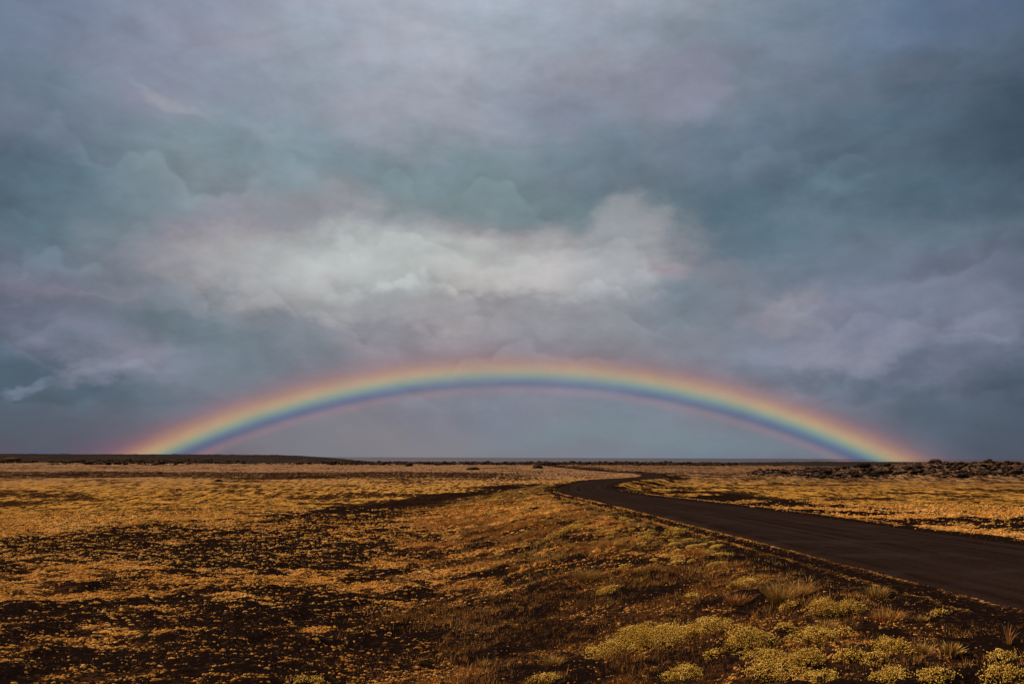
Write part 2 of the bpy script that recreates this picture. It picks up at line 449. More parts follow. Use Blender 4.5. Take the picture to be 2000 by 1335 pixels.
def cover(x, y):
    """share of the ground under moss, and how pale it is"""
    x = np.asarray(x, float); y = np.asarray(y, float)
    r = np.hypot(x, y)
    sd, hw, rz = road_field(x, y)
    azd = np.degrees(np.arctan2(x, y))
    big = fbm(x, y, 0.045, 4, 81)
    mid = fbm(x, y, 0.42, 4, 82)
    mid2 = fbm(x, y * 1.3, 0.16, 4, 83)
    # left plain: the dense moss begins behind a line running away to the right
    lim = np.interp(x, [-60, -25, -13.8, -9.6, 0, 6], [78, 50, 60, 82, 122, 135])
    dense = sst(r - lim + 22 * (mid2 - 0.5), -4, 6)
    mic = fbm(x, y, 1.7, 3, 80)
    stk = fbm(x * 0.42, y, 0.9, 4, 79)
    patch = sst(mid * 0.26 + mid2 * 0.24 + mic * 0.18 + stk * 0.32, 0.468, 0.60)
    band = sst(r, 30, 36) * (1 - sst(x, -4, 4)) + (1 - sst(r, 14.5, 17.5)) * (1 - sst(x, -3, 0))
    patch = patch * (1 - 0.75 * np.clip(band, 0, 1))
    sparse = 0.16 + 0.55 * patch * (0.65 + 0.35 * sst(r, 16, 20))
    dense_v = 0.64 - 0.22 * sst(fbm(x, y, 0.12, 4, 84), 0.5, 0.7) + 0.10 * sst(r, 90, 160)
    L = sparse * (1 - dense) + dense_v * dense
    # dark belts further away
    yb = y + 30 * (big - 0.5)
    belt = sst(yb, 150, 172) * (1 - sst(yb, 205, 235)) * (1 - sst(azd, -2, 4))
    L = L * (1 - 0.42 * belt)
    L = L * (1 - 0.7 * sst(r, 420, 500) * (1 - 0.25 * sst(big, 0.5, 0.6)))
    # embankment
    ad = np.abs(sd)
    em = (1 - sst(ad, hw + 8.5, hw + 12)) * sst(sd, 0.2, 1.0) * (1 - sst(y, 78, 95))
    ev = 0.14 + 0.30 * sst(fbm(x, y, 0.7, 4, 85), 0.42, 0.64) + 0.17 * sst(y, 34, 50)
    L = L * (1 - em) + ev * em
    # right field
    lim2 = np.interp(y, [25, 46, 59, 76, 92, 110], [19, 18.5, 14.5, 11.5, 8, 4.5]) + 4 * (mid2 - 0.5)
    rd = sst(ad - lim2, -0.8, 2.2)
    rs = 0.09 + 0.50 * sst(fbm(x, y, 0.35, 4, 86), 0.46, 0.62)
    Rr = rs * (1 - rd) + (0.63 - 0.2 * sst(fbm(x, y, 0.15, 4, 87), 0.55, 0.68)) * rd
    lava = np.clip(sst(azd, 16.5, 19) * sst(r, 146, 175) + sst(azd, 14.3, 15.3) * sst(r, 185, 195) * (1 - sst(r, 225, 240)), 0, 1)
    Rr = Rr * (1 - lava) + 0.50 * lava
    Rr = Rr * (1 - 0.75 * sst(r, 400, 480))
    side = sst(sd, -0.5, 0.5)
    M = L * side + Rr * (1 - side)
    # bare verge, with thin lines of grit and grass along the road
    vw = 1 - 0.7 * sst(y, 48, 66)
    verge = 1 - sst(ad, hw + 1.3 * vw, hw + 2.6 * vw)
    verge = np.where(sd > 0, verge, 1 - sst(ad, hw + 0.1, hw + 0.8))
    M = M * (1 - 0.93 * verge)
    ln = np.exp(-((ad - hw - 0.35) / 0.10) ** 2) + 0.9 * np.exp(-((ad - hw - 1.25 - 0.25 * (big - 0.5)) / 0.13) ** 2)
    M = np.maximum(M, 0.9 * ln * sst(fbm(x, y, 0.6, 3, 88), 0.3, 0.5) * (sd > 0) * (1 - sst(y, 55, 70)))
    ln2 = np.exp(-((ad - hw - 0.5) / 0.25) ** 2)
    M = np.maximum(M, 0.6 * ln2 * sst(fbm(x, y, 0.3, 3, 89), 0.42, 0.55) * (sd < 0) * (y < 80))
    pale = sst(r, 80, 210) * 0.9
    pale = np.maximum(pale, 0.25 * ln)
    rust = em * 0.75 * (1 - 0.8 * sst(y, 32, 48)) + 0.25 * (1 - sst(r, 18, 30))
    lava2 = np.clip(lava + sst(r, 430, 500), 0, 1)
    return np.clip(M, 0, 1), np.clip(pale, 0, 1), np.clip(rust, 0, 1), lava2


def mesh_np(name, V, Fq, nper=4, smooth=True):
    me = bpy.data.meshes.new(name)
    nv, nf = len(V), len(Fq)
    me.vertices.add(nv)
    me.vertices.foreach_set('co', np.ascontiguousarray(V, dtype=np.float32).ravel())
    me.loops.add(nf * nper)
    me.loops.foreach_set('vertex_index', np.ascontiguousarray(Fq, dtype=np.int32).ravel())
    me.polygons.add(nf)
    me.polygons.foreach_set('loop_start', np.arange(0, nf * nper, nper, dtype=np.int32))
    if smooth:
        me.polygons.foreach_set('use_smooth', np.ones(nf, dtype=bool))
    me.update(calc_edges=True)
    me.validate()
    return me


def add_attr(me, name, vals):
    a = me.attributes.new(name, 'FLOAT', 'POINT')
    a.data.foreach_set('value', np.ascontiguousarray(vals, dtype=np.float32))


def link(name, me, mat=None, parent=None, **props):
    o = bpy.data.objects.new(name, me)
    col.objects.link(o)
    if mat:
        me.materials.append(mat)
    if parent:
        o.parent = parent
    for k, v in props.items():
        if v:
            o[k] = v
    return o


def material(name):
    m = bpy.data.materials.new(name)
    m.use_nodes = True
    m.node_tree.nodes.clear()
    T = NT(m.node_tree)
    out = T.new('ShaderNodeOutputMaterial')
    p = T.new('ShaderNodeBsdfPrincipled')
    T.l.new(p.outputs[0], out.inputs[0])
    p.inputs['Roughness'].default_value = 0.95
    p.inputs['Specular IOR Level'].default_value = 0.0
    return m, T, p, out


# ------------------------------------------------------------------ ground
GRAVEL = (0.0085, 0.0044, 0.0034, 1)
GRAVEL2 = (0.026, 0.0135, 0.009, 1)
GOLD = (0.42, 0.175, 0.026, 1)
GOLD2 = (0.56, 0.28, 0.055, 1)
PALE = (0.36, 0.20, 0.105, 1)
RUST = (0.30, 0.115, 0.026, 1)

gm, T, P, out = material('lava_ground')
tc = T.new('ShaderNodeTexCoord')
oc = tc.outputs['Object']


def attr(T, n):
    a = T.new('ShaderNodeAttribute', attribute_name=n)
    return a.outputs['Fac']


A_m, A_p, A_r, A_l = attr(T, 'moss'), attr(T, 'pale'), attr(T, 'rust'), attr(T, 'lava')
nf = T.noise(oc, 9.0, 5.0, 0.6)['Fac']
nm = T.noise(oc, 1.6, 6.0, 0.62)['Fac']
nl = T.noise(T.vm('MULTIPLY', oc, (0.45, 1.0, 1.0)), 0.5, 6.0, 0.62)['Fac']
ns = T.noise(T.vm('MULTIPLY', oc, (0.5, 1.0, 1.0)), 4.0, 3.0, 0.6)['Fac']
cmb = T.m('MULTIPLY_ADD', nm, 0.26, T.m('MULTIPLY_ADD', nf, 0.34, T.m('MULTIPLY_ADD', ns, 0.22, T.m('MULTIPLY', nl, 0.18))))
ne = T.noise(T.vm('MULTIPLY', oc, (1.0, 0.17, 1.0)), 1.7, 4.0, 0.7)['Fac']  # far flecks stretched in depth: colour painted for the dark fronts of hummocks
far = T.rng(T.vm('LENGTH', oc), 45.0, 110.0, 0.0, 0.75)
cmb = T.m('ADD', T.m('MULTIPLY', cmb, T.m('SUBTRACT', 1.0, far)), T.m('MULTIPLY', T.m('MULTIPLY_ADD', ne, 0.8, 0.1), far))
nearby = T.rng(T.vm('LENGTH', oc), 30.0, 60.0, 0.66, 1.0)
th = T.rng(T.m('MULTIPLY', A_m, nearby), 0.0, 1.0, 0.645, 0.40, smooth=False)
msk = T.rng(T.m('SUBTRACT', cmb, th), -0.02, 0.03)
nc = T.noise(oc, 0.9, 5.0, 0.6)['Fac']
gold = T.mix(T.rng(nc, 0.35, 0.65), GOLD, GOLD2)
gold = T.mix(T.m('MULTIPLY', A_r, 0.8), gold, T.mix(T.rng(nf, 0.4, 0.62), RUST, (0.36, 0.16, 0.05, 1)))
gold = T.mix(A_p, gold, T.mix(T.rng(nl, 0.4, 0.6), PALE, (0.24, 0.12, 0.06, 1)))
gv = T.mix(T.rng(T.noise(oc, 35.0, 3.0, 0.7)['Fac'], 0.5, 0.72), GRAVEL, GRAVEL2)
gv = T.mix(T.rng(nf, 0.56, 0.66, 0, 0.5), gv, (0.10, 0.045, 0.02, 1))
halo = T.m('MULTIPLY', T.rng(A_m, 0.14, 0.6), T.rng(nf, 0.40, 0.58))
gv = T.mix(T.m('MULTIPLY', halo, 0.7), gv, (0.085, 0.034, 0.011, 1))
gv = T.mix(T.m('MULTIPLY', A_l, 0.65), gv, (0.035, 0.028, 0.024, 1))
gold = T.mix(T.m('MULTIPLY', A_l, 0.4), gold, (0.15, 0.085, 0.05, 1))
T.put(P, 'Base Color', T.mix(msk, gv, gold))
bp = T.new('ShaderNodeBump')
bp.inputs['Strength'].default_value = 0.9
bp.inputs['Distance'].default_value = 0.07
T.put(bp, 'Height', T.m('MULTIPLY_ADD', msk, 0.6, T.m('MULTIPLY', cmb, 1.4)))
T.put(P, 'Normal', bp.outputs[0])

azs = np.concatenate([np.arange(-35, 35.001, 0.085), np.arange(38, 325 - 2, 3.0)])
rs = [0.5, 1.5, 3, 5, 7, 9]
r = 10.5
while r < 1640:
    rs.append(r)
    r += min(r * r * 1.7 / 6475, r * 0.0062)
rs = np.array(rs)
AA, RR = np.meshgrid(np.radians(azs), rs)
GX, GY = RR * np.sin(AA), RR * np.cos(AA)
gx, gy = GX.ravel(), GY.ravel()
gz = height(gx, gy)
M_, P_, R_, L_ = cover(gx, gy)
# small relief: moss stands a few centimetres proud of the gravel
rr_ = np.hypot(gx, gy)
sd_, hw_, rz_ = road_field(gx, gy)
offr = sst(np.abs(sd_), hw_ + 0.1, hw_ + 0.6)
gz = gz + offr * (0.05 * (fbm(gx, gy, 3.5, 3, 91) - 0.5) + 0.035 * M_ * sst(fbm(gx, gy, 6.0, 2, 92), 0.45, 0.6)) * (1 - sst(rr_, 60, 120))
nr, na = len(rs), len(azs)
idx = np.arange(nr * na).reshape(nr, na)
a = idx[:-1, :]; b = idx[1:, :]
Q = np.stack([a, np.roll(a, -1, 1), np.roll(b, -1, 1), b], -1).reshape(-1, 4)
ctr = len(gx)
V = np.stack([gx, gy, gz], 1)
gme = mesh_np('ground', V, Q[:, ::-1])
add_attr(gme, 'moss', M_); add_attr(gme, 'pale', P_); add_attr(gme, 'rust', R_); add_attr(gme, 'lava', L_)
ground = link('ground', gme, gm, kind='structure')

# ------------------------------------------------------------------ sea
sm, T, P, out = material('sea_water')
tc = T.new('ShaderNodeTexCoord')
P.inputs['Base Color'].default_value = (0.050, 0.036, 0.042, 1)
P.inputs['Roughness'].default_value = 0.55
P.inputs['Specular IOR Level'].default_value = 0.5
bp = T.new('ShaderNodeBump'); bp.inputs['Strength'].default_value = 0.7; bp.inputs['Distance'].default_value = 1.0
T.put(bp, 'Height', T.noise(T.vm('MULTIPLY', tc.outputs['Object'], (0.4, 1, 1)), 0.15, 5, 0.6)['Fac'])
T.put(P, 'Normal', bp.outputs[0])
SV, SF = [], []
rings = [300, 700, 1500, 4000, 12000, 40000, 90000]
NS = 96
for q in rings:
    for k in range(NS):
        t = 2 * math.pi * k / NS
        SV.append((q * math.sin(t), q * math.cos(t), -8.0))
for i in range(len(rings) - 1):
    for k in range(NS):
        SF.append((i * NS + k, (i + 1) * NS + k, (i + 1) * NS + (k + 1) % NS, i * NS + (k + 1) % NS))
sea = link('sea', mesh_np('sea', np.array(SV), np.array(SF)[:, ::-1]), sm, kind='structure')

# ------------------------------------------------------------------ road
rm, T, P, out = material('road_surface')
tc = T.new('ShaderNodeTexCoord')
oc = tc.outputs['Object']
acr = attr(T, 'across')
n0 = T.noise(oc, 60.0, 3.0, 0.7)['Fac']
n1_ = T.noise(oc, 0.6, 5.0, 0.6)['Fac']
base = T.mix(T.rng(n0, 0.42, 0.70), (0.0090, 0.0048, 0.0038, 1), (0.056, 0.030, 0.021, 1))
sepo = T.new('ShaderNodeSeparateXYZ'); T.put(sepo, 0, oc)
trk = T.m('ABSOLUTE', T.m('SUBTRACT', T.m('ABSOLUTE', acr), 0.45))
base = T.mix(T.rng(trk, 0.16, 0.02, 0, 0.45), base, (0.030, 0.018, 0.014, 1))
lng = T.noise(T.xyz(T.m('MULTIPLY', acr, 9.0), T.m('MULTIPLY', sepo.outputs[1], 0.05), 0.0), 1.0, 3.0, 0.6)['Fac']
base = T.mix(T.rng(lng, 0.48, 0.66, 0, 0.55), base, (0.034, 0.020, 0.015, 1))
base = T.mix(T.rng(lng, 0.48, 0.34, 0, 0.5), base, (0.009, 0.005, 0.004, 1))
base = T.mix(T.rng(n1_, 0.5, 0.68, 0, 0.5), base, (0.036, 0.023, 0.019, 1))
T.put(P, 'Base Color', base)
P.inputs['Roughness'].default_value = 1.0
P.inputs['Specular IOR Level'].default_value = 0.0
bp = T.new('ShaderNodeBump'); bp.inputs['Strength'].default_value = 0.5; bp.inputs['Distance'].default_value = 0.02
T.put(bp, 'Height', n0)
T.put(P, 'Normal', bp.outputs[0])
RF = catmull(ROAD, 40)
tan = np.gradient(RF[:, :2], axis=0)
tan /= np.linalg.norm(tan, axis=1)[:, None]
nor = np.stack([-tan[:, 1], tan[:, 0]], 1)
NA = 17
ts = np.linspace(-1, 1, NA)
wob = 0.22 * (fbm(RF[:, 1], RF[:, 0], 0.9, 4, 95) - 0.5)
Vr, Ar = [], []
for j, t in enumerate(ts):
    hwj = (RF[:, 2] + 0.2 + wob * 2) * t
    p = RF[:, :2] + nor * hwj[:, None]
    z = RF[:, 3] + 0.03 + 0.05 * (1 - t * t) - (0.06 if abs(t) == 1 else 0) - 0.012 * math.exp(-((abs(t) - 0.45) / 0.1) ** 2)
    Vr.append(np.stack([p[:, 0], p[:, 1], z], 1))
    Ar.append(np.full(len(RF), t))
Vr = np.stack(Vr, 1)
n_ = len(RF)
idx = np.arange(n_ * NA).reshape(n_, NA)
Qr = np.stack([idx[:-1, :-1], idx[:-1, 1:], idx[1:, 1:], idx[1:, :-1]], -1).reshape(-1, 4)
rme = mesh_np('road', Vr.reshape(-1, 3), Qr[:, ::-1])
add_attr(rme, 'across', np.stack(Ar, 1).ravel())
road = link('road', rme, rm, kind='structure')


# ------------------------------------------------------------------ placing things on the ground
def hit(px, py, zoff=0.0):
    """the ground point seen at a place of the photograph"""
    d = ray(px, py)
    t = np.concatenate([np.arange(8, 120, 0.1), np.arange(120, 900, 0.5)])
    X, Y, Z = t * d.x, t * d.y, CAM_Z + t * d.z
    H = height(X, Y)
    k = np.argmax(Z <= H + zoff)
    if Z[k] > H[k] + zoff:
        k = len(t) - 1
    return X[k], Y[k], H[k]


# ------------------------------------------------------------------ vegetation: shared materials
def leaf_mat(name, c0, c1, c2, rough=0.9):
    m, T, P, out = material(name)
    v = attr(T, 'tint')
    oi = T.new('ShaderNodeObjectInfo')
    base = T.mix(T.rng(v, 0.0, 0.5, smooth=False), c0, c1)
    base = T.mix(T.rng(v, 0.5, 1.0, smooth=False), base, c2)
    T.put(P, 'Base Color', base)
    P.inputs['Roughness'].default_value = rough
    return m


m_moss = leaf_mat('golden_moss', (0.22, 0.070, 0.014, 1), (0.60, 0.235, 0.036, 1), (0.90, 0.47, 0.13, 1))
m_rust = leaf_mat('rusty_grass', (0.15, 0.050, 0.014, 1), (0.54, 0.225, 0.048, 1), (0.88, 0.50, 0.15, 1))
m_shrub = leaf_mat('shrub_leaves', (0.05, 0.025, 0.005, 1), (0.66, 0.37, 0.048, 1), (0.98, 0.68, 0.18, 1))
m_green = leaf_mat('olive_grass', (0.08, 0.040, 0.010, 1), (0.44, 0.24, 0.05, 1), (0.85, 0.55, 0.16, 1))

# ------------------------------------------------------------------ moss clumps strewn over plain, slope and verge (stuff)
def fan_points(n, r0, r1, half=33.0, p=1.0):
    u = rng.random(n)
    if p == 1.0:
        r = np.sqrt(r0 ** 2 + u * (r1 ** 2 - r0 ** 2))
    else:
        r = r0 + (r1 - r0) * u
    a = np.radians((rng.random(n) * 2 - 1) * half)
    return r * np.sin(a), r * np.cos(a)


def gz_at(x, y):
    z = height(x, y)
    r_ = np.hypot(x, y)
    M, _, _, _ = cover(x, y)
    sd, hw, _ = road_field(x, y)
    of = sst(np.abs(sd), hw + 0.1, hw + 0.6)
    return z + of * (0.05 * (fbm(x, y, 3.5, 3, 91) - 0.5) + 0.035 * M * sst(fbm(x, y, 6.0, 2, 92), 0.45, 0.6)) * (1 - sst(r_, 60, 120))


def clump_mesh(name, x, y, s, tint, hh=0.7):
    """low domes with an irregular outline, all in one mesh"""
    n = len(x)
    z = gz_at(x, y)
    k1 = 7
    ang = np.arange(k1) * 2 * np.pi / k1
    a0 = rng.random(n)[:, None] * 6.28 + ang[None]
    stv = 1 + 1.3 * rng.random((n, 1)) ** 2
    rad1 = s[:, None] * (0.6 + 0.8 * rng.random((n, k1)))
    rad2 = s[:, None] * (0.35 + 0.55 * rng.random((n, k1)))
    R1 = np.stack([x[:, None] + rad1 * stv * np.cos(a0), y[:, None] + rad1 * np.sin(a0), np.repeat(z[:, None] - 0.02, k1, 1)], -1)
    R2 = np.stack([x[:, None] + rad2 * stv * np.cos(a0 + 0.4), y[:, None] + rad2 * np.sin(a0 + 0.4),
                   z[:, None] + s[:, None] * hh * (0.4 + 0.6 * rng.random((n, k1)))], -1)
    Tp = np.stack([x, y, z + s * hh * (0.9 + 0.2 * rng.random(n))], -1)[:, None, :]
    V = np.concatenate([R1, R2, Tp], 1).reshape(-1, 3)
    nv = 2 * k1 + 1
    f = []
    for i in range(k1):
        j = (i + 1) % k1
        f += [(i, j, k1 + j), (i, k1 + j, k1 + i), (k1 + i, k1 + j, 2 * k1)]
    f = np.array(f)
    Fc = (np.arange(n)[:, None, None] * nv + f[None]).reshape(-1, 3)
    me = mesh_np(name, V, Fc, 3, smooth=False)
    tv = np.repeat(tint, nv).reshape(n, nv)
    tv = tv + (rng.random((n, nv)) - 0.5) * 0.25
    add_attr(me, 'tint', np.clip(tv, 0, 1).ravel())
    return me


x, y = fan_points(2000000, 12.5, 66)
M, Pl, Ru, La = cover(x, y)
sd, hw, _ = road_field(x, y)
fine = fbm(x, y, 2.2, 3, 101)
rr = np.hypot(x, y)
prob = np.clip(np.clip((M - 0.13) * 2.4, 0, 1) ** 1.5 * sst(fine, 0.38, 0.56) + 0.03, 0, 1) * (1 - 0.9 * sst(rr, 30, 66))
emn = (1 - sst(np.abs(sd), hw + 8.0, hw + 11)) * (sd > 0) * (1 - sst(rr, 22, 28))
prob = prob * (1 - 0.6 * emn)
keep = (rng.random(len(x)) < prob * 0.26 * (1 + 0.9 * (1 - sst(rr, 18, 30)))) & (np.abs(sd) > hw + 0.25)
x, y, M, Ru, rr, emn = [np.repeat(q[keep], 3) for q in (x, y, M, Ru, rr, emn)]
# each seed grows a short string of clumps
ga = 0.22 * rng.normal(0, 1, len(x) // 3).repeat(3)
ox = rng.normal(0, 0.085, len(x)); oy = rng.normal(0, 0.022, len(x))
ox[::3] = 0; oy[::3] = 0
x = x + (ox * np.cos(ga) - oy * np.sin(ga)) * (1 + sst(rr, 25, 50))
y = y + ox * np.sin(ga) + oy * np.cos(ga)
s = (0.010 + 0.040 * rng.random(len(x)) ** 2.8) * (0.9 + 0.7 * sst(rr, 25, 60))
s = s * (1 - 0.3 * emn) * (0.74 + 0.26 * sst(rr, 18, 30))
vg = np.repeat((np.abs(sd) - hw < 2)[keep], 3)
s = np.where(vg, s * 0.5, s)
tint = np.clip(0.55 + 0.5 * (fbm(x, y, 0.5, 3, 102) - 0.35) + 0.5 * (rng.random(len(x)) - 0.5) - 0.12 * Ru, 0, 1)
cm = clump_mesh('moss_clumps', x, y, s, tint)
link('moss_clumps', cm, m_moss, kind='stuff', label='small golden brown moss clumps strewn over the black lava gravel', category='moss')
print('clumps', len(x))


# ------------------------------------------------------------------ fine grass (stuff)
def blades_np(n_tuft, px_, py_, pz_, per, hgt, wid, spread, lean, tint, bend=0.5):
    """grass blades: each a bent strip of two segments tapering to a point"""
    N = n_tuft * per
    bx = np.repeat(px_, per) + rng.normal(0, 1, N) * np.repeat(spread, per)
    by = np.repeat(py_, per) + rng.normal(0, 1, N) * np.repeat(spread, per)
    bz = np.repeat(pz_, per) - 0.01
    h = np.repeat(hgt, per) * (0.55 + 0.6 * rng.random(N))
    a = rng.random(N) * 6.283
    ln = np.abs(rng.normal(0, 1, N)) * lean + 0.05
    dx, dy = np.cos(a) * ln, np.sin(a) * ln
    w = np.repeat(wid, per) * 0.5
    fa = rng.random(N) * 6.283
    wx, wy = np.cos(fa) * w, np.sin(fa) * w
    def P3(t, k):
        return bx + dx * h * t ** 1.6 + wx * k, by + dy * h * t ** 1.6 + wy * k, bz + h * t * (1 - bend * 0.3 * ln * t)
    pts = [P3(0, -1), P3(0, 1), P3(0.55, 0.7), P3(0.55, -0.7), P3(1, 0)]
    V = np.stack([np.stack(p, -1) for p in pts], 1).reshape(-1, 3)
    f = np.array([(0, 1, 2), (0, 2, 3), (3, 2, 4)])
    Fc = (np.arange(N)[:, None, None] * 5 + f[None]).reshape(-1, 3)
    tt = np.clip(np.repeat(tint, per) + (rng.random(N) - 0.5) * 0.5, 0, 1)
    return V, Fc, np.repeat(tt, 5)


x, y = fan_points(330000, 12.5, 70)
sd, hw, _ = road_field(x, y)
rr = np.hypot(x, y)
em = (1 - sst(np.abs(sd), hw + 8.0, hw + 12)) * (sd > hw + 1.5)
g1 = fbm(x, y, 0.8, 3, 111)
prob = em * sst(g1, 0.38, 0.58) + 0.05 * (sd > hw + 2) * sst(g1, 0.5, 0.7)
prob = prob + 0.30 * ((np.abs(np.abs(sd) - hw - 0.35) < 0.14) | (np.abs(np.abs(sd) - hw - 1.3) < 0.2)) * (sd > 0) * sst(fbm(x, y, 0.9, 2, 112), 0.45, 0.6)
keep = rng.random(len(x)) < prob * 0.8
x, y, rr, sdk = x[keep], y[keep], rr[keep], (sd - hw)[keep]
n = len(x)
hg = np.where(sdk < 2.0, 0.035, 0.07) * (0.6 + 0.7 * rng.random(n)) * (1 + 0.9 * sst(fbm(x, y, 0.35, 2, 113), 0.5, 0.65))
Vb, Fb, tb = blades_np(n, x, y, gz_at(x, y), 7, hg, np.full(n, 0.009) * (0.8 + 0.6 * sst(rr, 20, 50)), np.full(n, 0.04), 0.55,
                       np.clip(0.45 + 0.9 * (fbm(x, y, 0.6, 3, 114) - 0.5), 0, 1))
me = mesh_np('rusty_grass', Vb, Fb, 3)
add_attr(me, 'tint', tb)
link('rusty_grass', me, m_rust, kind='stuff', label='short rust coloured dry grass growing over the road embankment', category='grass')
print('blades', len(Fb))


# taller straw grass on the embankment, thickest towards the bend
x, y = fan_points(260000, 16, 92)
sd, hw, _ = road_field(x, y)
rr = np.hypot(x, y)
em = (1 - sst(sd, hw + 6.0, hw + 9.5)) * sst(sd, hw + 1.0, hw + 1.9) * sst(rr, 17, 30)
prob = em * sst(fbm(x, y, 0.55, 3, 121), 0.44, 0.60) * sst(fbm(x, y, 2.0, 2, 122), 0.40, 0.62)
keep = rng.random(len(x)) < prob
x, y, rr = x[keep], y[keep], rr[keep]
n = len(x)
Vb, Fb, tb = blades_np(n, x, y, gz_at(x, y), 12, 0.11 * (0.5 + 0.8 * rng.random(n)), np.full(n, 0.012) * (0.8 + 0.8 * sst(rr, 20, 60)),
                       np.full(n, 0.05), 0.6, np.clip(0.62 + 0.8 * (fbm(x, y, 0.7, 3, 123) - 0.5), 0, 1))
me = mesh_np('straw_grass', Vb, Fb, 3)
add_attr(me, 'tint', tb)
link('straw_grass', me, m_green, kind='stuff', label='straw gold tufty grass thick on the upper embankment beside the road', category='grass')
print('straw', n)


# ------------------------------------------------------------------ cushion shrubs
def shrub_mesh(name, lx, ly, lz, nleaf, seed, leaf=0.016, gaps=True):
    """a low mound of short leafy tips; gaps lets the dark inside show"""
    g = np.random.default_rng(seed)
    th = g.random(nleaf) * 2 * np.pi
    cz = g.random(nleaf) ** 0.8
    sz = np.sqrt(np.clip(1 - cz * cz, 0, 1))
    kp = fbm(np.cos(th) * sz * lx * 9 + seed, np.sin(th) * sz * ly * 9, 1.0, 3, seed + 5) + 0.25 * g.random(nleaf) > 0.50
    kp = kp | (not gaps)
    th, cz, sz = th[kp], cz[kp], sz[kp]
    nleaf = len(th)
    lob = 1 + 0.16 * np.sin(th * 3 + seed) + 0.10 * np.sin(th * 5 + 2.1 * seed) + 0.05 * np.sin(th * 9 + seed * 1.7)
    shell = 1 - 0.45 * g.random(nleaf) ** 2.2 + np.where((g.random(nleaf) < 0.22) & gaps, 0.16 * np.abs(g.normal(0, 1, nleaf)), 0)
    bump = 1 + 0.5 * (fbm(np.cos(th) * sz * 2 + seed, np.sin(th) * sz * 2, 2.2, 3, seed) - 0.5)
    c = np.stack([lx * np.cos(th) * sz * lob * shell, ly * np.sin(th) * sz * lob * shell, lz * cz * shell * bump], 1)
    nrm = np.stack([np.cos(th) * sz / lx, np.sin(th) * sz / ly, cz / lz + 0.4 / lz], 1)
    nrm /= np.linalg.norm(nrm, axis=1)[:, None]
    nrm = nrm + g.normal(0, 0.45, (nleaf, 3))
    nrm /= np.linalg.norm(nrm, axis=1)[:, None]
    t1 = np.cross(nrm, g.normal(0, 1, (nleaf, 3)))
    t1 /= np.linalg.norm(t1, axis=1)[:, None]
    t2 = np.cross(nrm, t1)
    s = leaf * (0.6 + 0.8 * g.random(nleaf))[:, None]
    L = s * 2.1
    V = np.stack([c - nrm * L * 0.6, c + t1 * s * 0.46, c + t2 * s * 0.46, c - t1 * s * 0.46, c - t2 * s * 0.46, c + nrm * L * 0.45], 1)
    f = np.array([(0, 2, 1), (0, 3, 2), (0, 4, 3), (0, 1, 4), (1, 2, 5), (2, 3, 5), (3, 4, 5), (4, 1, 5)])
    Fc = (np.arange(nleaf)[:, None, None] * 6 + f[None]).reshape(-1, 3)
    me = mesh_np(name, V.reshape(-1, 3), Fc, 3, smooth=False)
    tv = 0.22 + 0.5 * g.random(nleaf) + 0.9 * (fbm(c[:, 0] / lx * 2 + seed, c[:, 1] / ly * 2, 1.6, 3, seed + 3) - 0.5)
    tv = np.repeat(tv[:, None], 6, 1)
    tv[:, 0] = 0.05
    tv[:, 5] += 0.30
    add_attr(me, 'tint', np.clip(tv, 0, 1).ravel())
    return me


def ground_slope(x, y, e=0.25):
    hx = (height(np.array([x + e]), np.array([y]))[0] - height(np.array([x - e]), np.array([y]))[0]) / (2 * e)
    hy = (height(np.array([x]), np.array([y + e]))[0] - height(np.array([x]), np.array([y - e]))[0]) / (2 * e)
    return hx, hy


def set_on(o, x, y, z, rz, s=1.0):
    hx, hy = ground_slope(x, y)
    n = Vector((-hx, -hy, 1)).normalized()
    o.rotation_mode = 'QUATERNION'
    q = Vector((0, 0, 1)).rotation_difference(n) @ Matrix.Rotation(rz, 3, 'Z').to_quaternion()
    o.rotation_quaternion = q
    o.location = (x, y, z)
    o.scale = (s, s, s)


TAKEN = []      # footprints of the named shrubs
